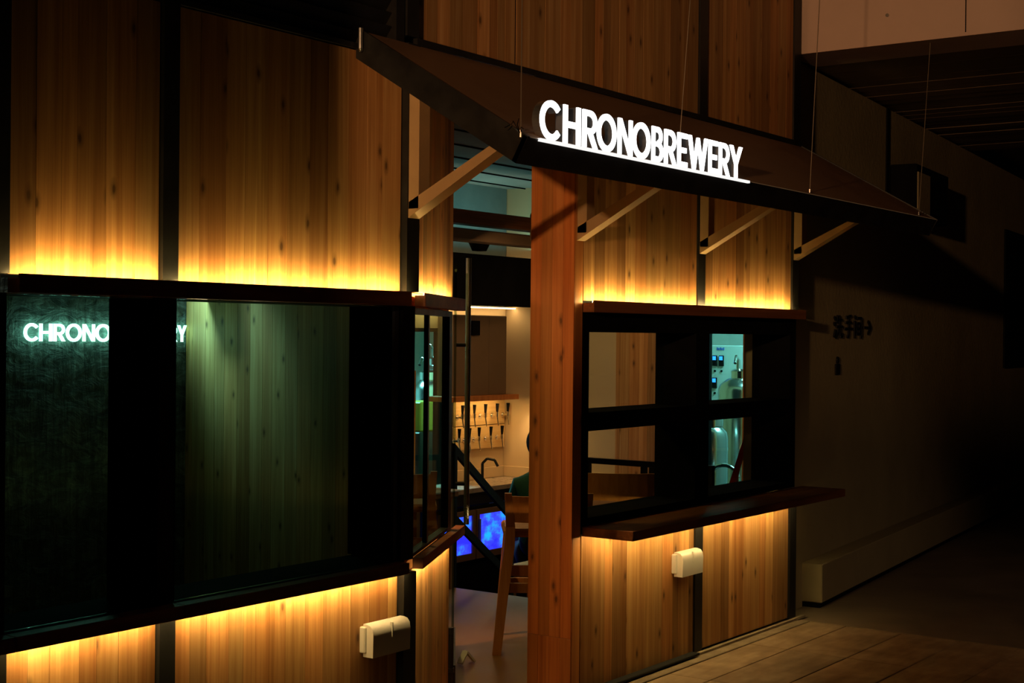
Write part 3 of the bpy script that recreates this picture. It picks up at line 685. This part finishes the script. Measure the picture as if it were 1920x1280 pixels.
for x0, x1 in ((8.70, 9.145), (9.165, 9.665)):
    b = nb(); z0, z1 = -.05, .335
    bx(b, x0, x0+.035, YF-.02, YF+.01, z0, z1); bx(b, x1-.035, x1, YF-.02, YF+.01, z0, z1); bx(b, x0+.035, x1-.035, YF-.02, YF+.01, z1-.04, z1); bx(b, x0+.035, x1-.035, YF-.02, YF+.01, z0, z0+.05)
    d = obj('cooler_door', b, 'brown_metal', e)
    b = nb(); bx(b, x0+.036, x1-.036, YF-.006, YF-.001, z0+.051, z1-.041); obj('lit_pane', b, 'fridge', d)
    b = nb(); bx(b, x0+.008, x0+.022, YF-.045, YF-.021, z0+.10, z1-.07, .003); obj('door_handle', b, 'brushed', d)

# handrails at the stairs and along the platform edge
e = empty('stair_handrail', (7.82, 2.3, 0), 'dark sloping double handrail going down the stairs towards the bar', 'handrail')
for za, zb in ((.93, .32), (.46, -.12)):
    b = nb(); bar(b, (7.80, 2.3, za+.02), (8.49, 2.3, zb+.095), .03, .05); obj('rail', b, 'steel', e)
b = nb(); bx(b, 7.80, 7.84, 2.28, 2.32, .0, .95); obj('post', b, 'steel', e)
b = nb(); bx(b, 8.47, 8.51, 2.28, 2.32, -.5, .40); obj('post', b, 'steel', e)
e = empty('platform_railing', (7.74, .8, 0), 'dark metal railing along the raised floor behind the four pane window', 'railing')
b = nb(); bx(b, 7.74, 7.775, .30, 1.20, .905, .94); obj('top_rail', b, 'steel', e)
for y in (1.165, .76, .70, .30): b = nb(); bx(b, 7.742, 7.774, y, y+.032, 0, .904); obj('post', b, 'steel', e)
# flight of steps
e = empty('steps', (8.1, 1.9, -.5), 'low dark steps leading down from the raised floor', 'steps')
for k in range(2): b = nb(); bx(b, 7.81+k*.26, 8.07+k*.26, 1.45, 2.26, -.4999, -.165-k*.165); obj('step', b, 'steel', e)

# stools -------------------------------------------------------------------
def stool(x, y, ang, z, lab, sc=1.0, first=[None]):
    if first[0] is None:
        e = empty('bar_stool', (0, 0, 0)); first[0] = e
        hw = .205
        for sx in (-1, 1):
            # rear leg: splayed foot, then straight up to the back
            b = nb()
            pts = [(sx*.27, -.25, 0), (sx*.235, -.205, .32), (sx*.205, -.175, .56), (sx*.200, -.175, .66), (sx*.215, -.215, .84)]
            ws = [(.045, .05), (.052, .06), (.055, .066), (.048, .058), (.036, .04)]
            rings = [[b.verts.new((px+a*w/2, py+c*d/2, pz)) for a, c in ((-1, -1), (1, -1), (1, 1), (-1, 1))] for (px, py, pz), (w, d) in zip(pts, ws)]
            for A, B in zip(rings, rings[1:]):
                for i in range(4): b.faces.new((A[i], A[(i+1) % 4], B[(i+1) % 4], B[i]))
            b.faces.new(rings[0][::-1]); b.faces.new(rings[-1]); obj('leg', b, 'stool', e)
            b = nb(); pts = [(sx*.25, .25, 0), (sx*.20, .185, .60)]
            rings = [[b.verts.new((px+a*w/2, py+c*w/2, pz)) for a, c in ((-1, -1), (1, -1), (1, 1), (-1, 1))] for (px, py, pz), w in zip(pts, (.034, .042))]
            for i in range(4): b.faces.new((rings[0][i], rings[0][(i+1) % 4], rings[1][(i+1) % 4], rings[1][i]))
            b.faces.new(rings[0][::-1]); b.faces.new(rings[1]); obj('leg', b, 'stool', e)
            b = nb(); bar(b, (sx*.222, -.185, .40), (sx*.218, .205, .40), .02, .045); obj('stretcher', b, 'stool', e)
        b = nb(); bx(b, -.235, .235, -.165, .225, .60, .645, .012); obj('seat', b, 'stool', e)
        b = nb(); bar(b, (-.205, -.19, .43), (.205, -.19, .43), .022, .055); obj('stretcher', b, 'stool', e)
        b = nb(); bar(b, (-.21, -.20, .34), (.21, -.20, .34), .022, .05); obj('stretcher', b, 'stool', e)
        b = nb(); bar(b, (-.215, .215, .30), (.215, .215, .30), .022, .05); obj('footrest', b, 'stool', e)
        # curved back board
        b = nb(); n = 8
        for i in range(n):
            t0, t1 = -1+2*i/n, -1+2*(i+1)/n
            f = lambda t: -.200-.035*(1-t*t)
            q = []
            for t in (t0, t1):
                for dy in (0, .02):
                    for z_ in (.685, .825): q.append(b.verts.new((t*.20, f(t)+dy-(z_-.685)*.22, z_)))
            a = q
            for idx in ((0, 1, 5, 4), (2, 6, 7, 3), (1, 3, 7, 5), (0, 4, 6, 2)): b.faces.new([a[k] for k in idx])
            if i == 0: b.faces.new([a[k] for k in (0, 2, 3, 1)])
            if i == n-1: b.faces.new([a[k] for k in (4, 5, 7, 6)])
        bmesh.ops.remove_doubles(b, verts=b.verts, dist=1e-5)
        obj('backrest', b, 'stool', e)
    else: e = copy_tree(first[0])
    e.location = (x, y, z); e.rotation_euler = (0, 0, rad(ang-90)); e.scale = (sc, sc, sc)
    return tag(e, lab, 'stool', None)
stool(6.672, .762, 38, 0, 'orange wooden bar stool with low curved back just inside the doorway', 1.02)
stool(7.33, .71, 33, 0, 'dark looking wooden bar stool behind the lower left pane of the right window', 1.12)
stool(6.90, 2.03, 40, 0, 'wooden stool back seen low through the entrance jamb window', 1.05)
e = empty('low_stool', (8.75, 2.38, -.5), 'low square wooden stool catching blue pink light in front of the coolers', 'stool')
b = nb(); bx(b, 8.55, 8.90, 2.15, 2.37, .025, .05, .006); obj('seat', b, 'stool', e)
for a, c in ((8.56, 2.16), (8.85, 2.16), (8.56, 2.32), (8.85, 2.32)): b = nb(); bx(b, a, a+.04, c, c+.04, -.4995, .0245); obj('leg', b, 'stool', e)
b = nb(); bx(b, 8.601, 8.849, 2.165, 2.185, -.09, .0245); bx(b, 8.565, 8.585, 2.201, 2.319, -.09, .0245); obj('apron', b, 'stool', e)
b = nb(); bar(b, (8.60, 1.02, -.495), (8.60, .485, 1.10), .035, .02, up=(1, 0, 0)); bar(b, (8.72, .96, -.495), (8.615, .50, 1.12), .022, .018, up=(1, 0, 0)); bar(b, (8.60, .90, -.13), (8.70, .875, -.10), .02, .02)
thing('folded_easel', b, 'red', 'folded dark red easel leaning behind the lower right pane', 'easel')

# glass entrance door with long pull ----------------------------------------
dv = Vector((math.cos(rad(37.75)), math.sin(rad(37.75)), 0)); ds = Vector((dv.y, -dv.x, 0))
H0 = Vector((5.585, .565, 0))
e = empty('glass_door', tuple(H0), 'open frameless glass door with a tall round pull, seen edge on', 'door')
b = nb(); bar(b, H0+Vector((0, 0, 1.03)), H0+dv*.92+Vector((0, 0, 1.03)), .012, 2.03, up=(0, 0, 1)); obj('door_leaf', b, glassmat('door_glass', (.55, .62, .52), .03), e)
b = nb(); bar(b, H0+Vector((0, 0, .06)), H0+dv*.92+Vector((0, 0, .06)), .03, .09); obj('bottom_rail', b, 'steel', e)
hp = H0+dv*.52+ds*.066
b = nb(); tube(b, hp+Vector((0, 0, .72)), hp+Vector((0, 0, 2.10)), .0145, 16); h = obj('pull_handle', b, 'brushed', e, smooth=True)
for z in (.93, 1.65): b = nb(); tube(b, hp-ds*.06+Vector((0, 0, z)), hp+Vector((0, 0, z)), .010, 10); obj('standoff', b, 'steel', h)
b = nb(); hq = TF @ Vector((.95, .0, 0)); bx(b, hq.x-.012, hq.x+.012, hq.y-.012, hq.y+.012, .0, .30, .003); tube(b, (hq.x, hq.y, .30), (hq.x, hq.y, .33), .016, 10); tube(b, (hq.x, hq.y, .12), (hq.x, hq.y, .14), .02, 10)
thing('floor_bolt', b, 'steel', 'dark vertical floor bolt at the foot of the entrance jamb', 'bolt')
b = nb(); q = Vector((6.04, .83, 0)); bar(b, q+Vector((-.05, 0, .005)), q+Vector((.0, 0, .062)), .035, .008); bar(b, q+Vector((-.0, 0, .062)), q+Vector((.045, -.02, .005)), .035, .008)
thing('door_stop', b, 'white_plastic', 'small pale bent metal door stop on the floor inside the entrance', 'door stop')

# person at the bar -----------------------------------------------------------
pe = empty('person', (9.07, 2.445, -.5), 'person with short black hair in a dark green shirt, seated behind the doorway pier', 'person')
px, py = 9.10, 2.44
bm = bmesh.new()
J = [((0, 0, .62), .15), ((0, -.0, .85), .135), ((0, .02, 1.06), .15), ((0, .02, 1.17), .075), ((0, .03, 1.25), .052), ((0, .04, 1.32), .075), ((0, .05, 1.40), .088), ((0, .04, 1.46), .07),
     ((-.175, 0, 1.10), .058), ((-.225, .06, .86), .044), ((-.20, .26, .80), .036), ((.175, 0, 1.10), .058), ((.225, .06, .86), .044), ((.20, .26, .80), .036),
     ((-.10, .06, .58), .10), ((-.13, .42, .56), .07), ((-.13, .40, .12), .05), ((.10, .06, .58), .10), ((.13, .42, .56), .07), ((.13, .40, .12), .05), ((-.13, .52, .05), .045), ((.13, .52, .05), .045)]
Ed = [(0, 1), (1, 2), (2, 3), (3, 4), (4, 5), (5, 6), (6, 7), (2, 8), (8, 9), (9, 10), (2, 11), (11, 12), (12, 13), (0, 14), (14, 15), (15, 16), (16, 20), (0, 17), (17, 18), (18, 19), (19, 21)]
R_ = Matrix.Rotation(rad(38-90), 4, 'Z')
me = bpy.data.meshes.new('body'); me.from_pydata([tuple(R_ @ Vector(p)) for p, _ in J], Ed, [])
ob = bpy.data.objects.new('body', me); COL.objects.link(ob)
md = ob.modifiers.new('skin', 'SKIN'); sv = me.skin_vertices[0].data
for i, (_, rr) in enumerate(J): sv[i].radius = (rr, rr*.85)
sv[0].use_root = True
ob.modifiers.new('sub', 'SUBSURF').levels = 2; ob.modifiers['sub'].render_levels = 2
dg = bpy.context.evaluated_depsgraph_get(); me2 = bpy.data.meshes.new_from_object(ob.evaluated_get(dg))
bpy.data.objects.remove(ob)
me2.materials.clear(); me2.materials.append(M['green']); me2.materials.append(M['skin']); me2.materials.append(plain('trousers', (.02, .02, .03), .8))
for p in me2.polygons:
    p.use_smooth = True; c = R_.inverted() @ p.center
    p.material_index = 1 if c.z > 1.185 or (abs(c.x) > .18 and c.z < .92 and c.z > .74 and c.y > .12) else (2 if c.z < .66 else 0)
ob = bpy.data.objects.new('body', me2); COL.objects.link(ob); ob.parent = pe
b = nb()
bmesh.ops.create_uvsphere(b, u_segments=20, v_segments=14, radius=.112, matrix=R_ @ Matrix.Translation((0, .03, 1.40)) @ Matrix.Diagonal((.92, 1.02, 1.1, 1)))
for q in b.verts:
    c = R_.inverted() @ q.co
    if c.y > .09 and c.z < 1.44: q.co = R_ @ Vector((c.x*.85, .09, c.z))
bmesh.ops.translate(b, vec=pe.location, verts=b.verts)
obj('hair', b, 'hair', pe, smooth=True)
pe.location = (9.07, 2.445, -.5)
# round seat that carries the person
e = empty('round_stool', (9.07, 2.445, -.5), 'round dark bar seat under the seated person', 'stool')
b = nb(); tube(b, (9.07, 2.445, -.07), (9.07, 2.445, -.01), .17, 24); obj('seat', b, 'dark', e)
b = nb(); tube(b, (9.07, 2.445, -.49), (9.07, 2.445, -.07), .025, 12); obj('pedestal', b, 'brushed', e)
b = nb(); tube(b, (9.07, 2.445, -.4998), (9.07, 2.445, -.485), .19, 24); obj('base', b, 'brushed', e)

# brewery room beyond the side opening ---------------------------------------
bm = nb(); bx(bm, 12.9, 13.0, .9, 6.5, -.5, 2.95); bx(bm, 10.24, 13.0, .88, .95, -.5, 2.95)
struct(obj('wall_brewery', bm, 'teal_panel'))
e = empty('control_cabinet', (12.1, 2.4, -.5), 'pale enamelled brewery control cabinet with glowing blue temperature controllers', 'cabinet')
b = nb(); bx(b, 11.8, 12.2, 2.06, 2.95, -.5, 1.63, .006); obj('body', b, 'teal_panel', e)
for y, z in ((2.407, 1.50), (2.340, 1.50), (2.407, 1.30), (2.474, 1.50), (2.474, 1.30)):
    b = nb(); bx(b, 11.782, 11.7995, y-.022, y+.022, z-.055, z+.04, .002); c = obj('controller', b, 'dark', e)
    b = nb(); bx(b, 11.779, 11.7815, y-.016, y+.016, z-.002, z+.032); obj('display', b, 'screen', c)
    b = nb(); tube(b, (11.79, y, z-.10), (11.7995, y, z-.10), .010, 10); obj('switch', b, 'dark', e)
b = nb()
for i, y in enumerate((2.385, 2.370, 2.352, 2.338, 2.322)): bx(b, 11.797, 11.7998, y-.005, y+.005, 1.588, 1.606 if i % 2 else 1.612)
obj('printed_mark', b, 'blue_print', e)
def tank(x, y, rr, z0, z1, lab, seg=28):
    e = empty('brewing_tank', (x, y, -.5), lab, 'tank')
    b = nb(); lathe(b, [(rr*.2, z0-.12), (rr, z0), (rr, z1), (rr*.93, z1+.05), (rr*.6, z1+.10), (rr*.2, z1+.125)], (x, y, 0), seg); obj('vessel', b, 'tank', e, smooth=True)
    b = nb(); lathe(b, [(rr*1.03, z1-.10), (rr*1.03, z1-.075)], (x, y, 0), seg); lathe(b, [(rr*1.03, z0+.12), (rr*1.03, z0+.145)], (x, y, 0), seg); obj('hoop', b, 'chrome', e, smooth=True)
    b = nb(); lathe(b, [(.09, z1+.10), (.09, z1+.17), (.06, z1+.19)], (x, y, 0), 18); tube(b, (x-.02, y+.02, z1+.17), (x-.02, y+.02, z1+.27), .018, 10); path(b, [(x-.02, y+.02, z1+.27), (x-.10, y+.0, z1+.30), (x-.16, y-.02, z1+.24)], .014, 8); obj('manway', b, 'chrome', e, smooth=True)
    for a in range(4):
        t = math.pi/4+a*math.pi/2; b = nb(); tube(b, (x+rr*.8*math.cos(t), y+rr*.8*math.sin(t), -.4995), (x+rr*.8*math.cos(t), y+rr*.8*math.sin(t), z0+.05), .025, 10); obj('leg', b, 'tank', e, smooth=True)
    return e
tank(11.55, 2.02, .20, .30, 1.24, 'shiny steel brewing tank in teal light beside the control cabinet')
tank(10.95, 1.98, .13, .25, .86, 'smaller steel vessel in front of the control cabinet, behind the lower right pane')
b = nb()
cx, cy = 10.62, 1.70
pts = [Vector((cx, cy+.13*math.cos(rad(a)), .56+.11*math.sin(rad(a)))) for a in range(-10, 200, 18)]
path(b, pts, .016, 10); tube(b, pts[0], pts[0]-Vector((0, 0, .36)), .016, 10); tube(b, pts[-1], pts[-1]-Vector((0, 0, .40)), .016, 10)
path(b, [(cx, cy-.04, .46), (cx-.03, cy-.10, .40), (cx, cy-.13, .32), (cx-.04, cy-.17, .22)], .013, 8)
bx(b, cx-.05, cx+.05, cy-.22, cy+.2, -.4995, .20, .01)
e = thing('transfer_pump', b, 'tank', 'chromed bent pipe and pump low behind the lower right pane', 'pump', None, True)

# tank room seen through the jamb window --------------------------------------
bm = nb(); bx(bm, 6.5, 12.9, 6.5, 6.6, -.5, 2.95)
struct(obj('wall_tank_room', bm, 'teal_panel'))
tank(11.15, 5.1, .20, .40, 1.30, 'tall steel tank in blue light seen through the entrance jamb window')
tank(10.72, 4.85, .13, .30, 1.18, 'slim steel tank seen in the left part of the entrance jamb window')
b = nb(); bx(b, 9.62, 10.10, 4.05, 4.30, .88, 1.13, .01); thing('yellow_crate', b, 'yellow', 'yellow green crate among the tanks beyond the jamb window', 'crate')
b = nb(); bx(b, 9.55, 10.15, 4.0, 4.4, -.4995, .8795, .01); thing('equipment_stand', b, 'steel', 'dark stand under the yellow crate in the tank room', 'stand')
b = nb(); bx(b, 8.90, 9.36, YB-.02, YB+.15, 1.725, 1.755); bx(b, 9.36, 9.405, YB-.02, YB+.15, .40, 1.755)
w6 = struct(obj('window_6', b, 'steel'))
b = nb(); bx(b, 8.84, 8.93, YB-.02, YB+.15, .30, 1.42); obj('timber_jamb', b, 'pine_red', w6)
# table with white cloths by the jamb window
e = empty('dining_table', (7.56, 2.4, 0), 'small table under a rumpled white cloth inside the jamb window', 'table')
b = nb(); bx(b, 7.34, 7.78, 2.22, 2.62, .62, .65, .004); obj('tabletop', b, 'stool', e)
for a, c in ((7.36, 2.24), (7.72, 2.24), (7.36, 2.56), (7.72, 2.56)): b = nb(); bx(b, a, a+.035, c, c+.035, 0, .6195); obj('leg', b, 'stool', e)
b = nb(); bx(b, 7.33, 7.79, 2.21, 2.60, .6505, .665, .004); thing('table_cloth', b, 'white_cloth', 'white cloth lying on the small table inside the jamb window', 'cloth')
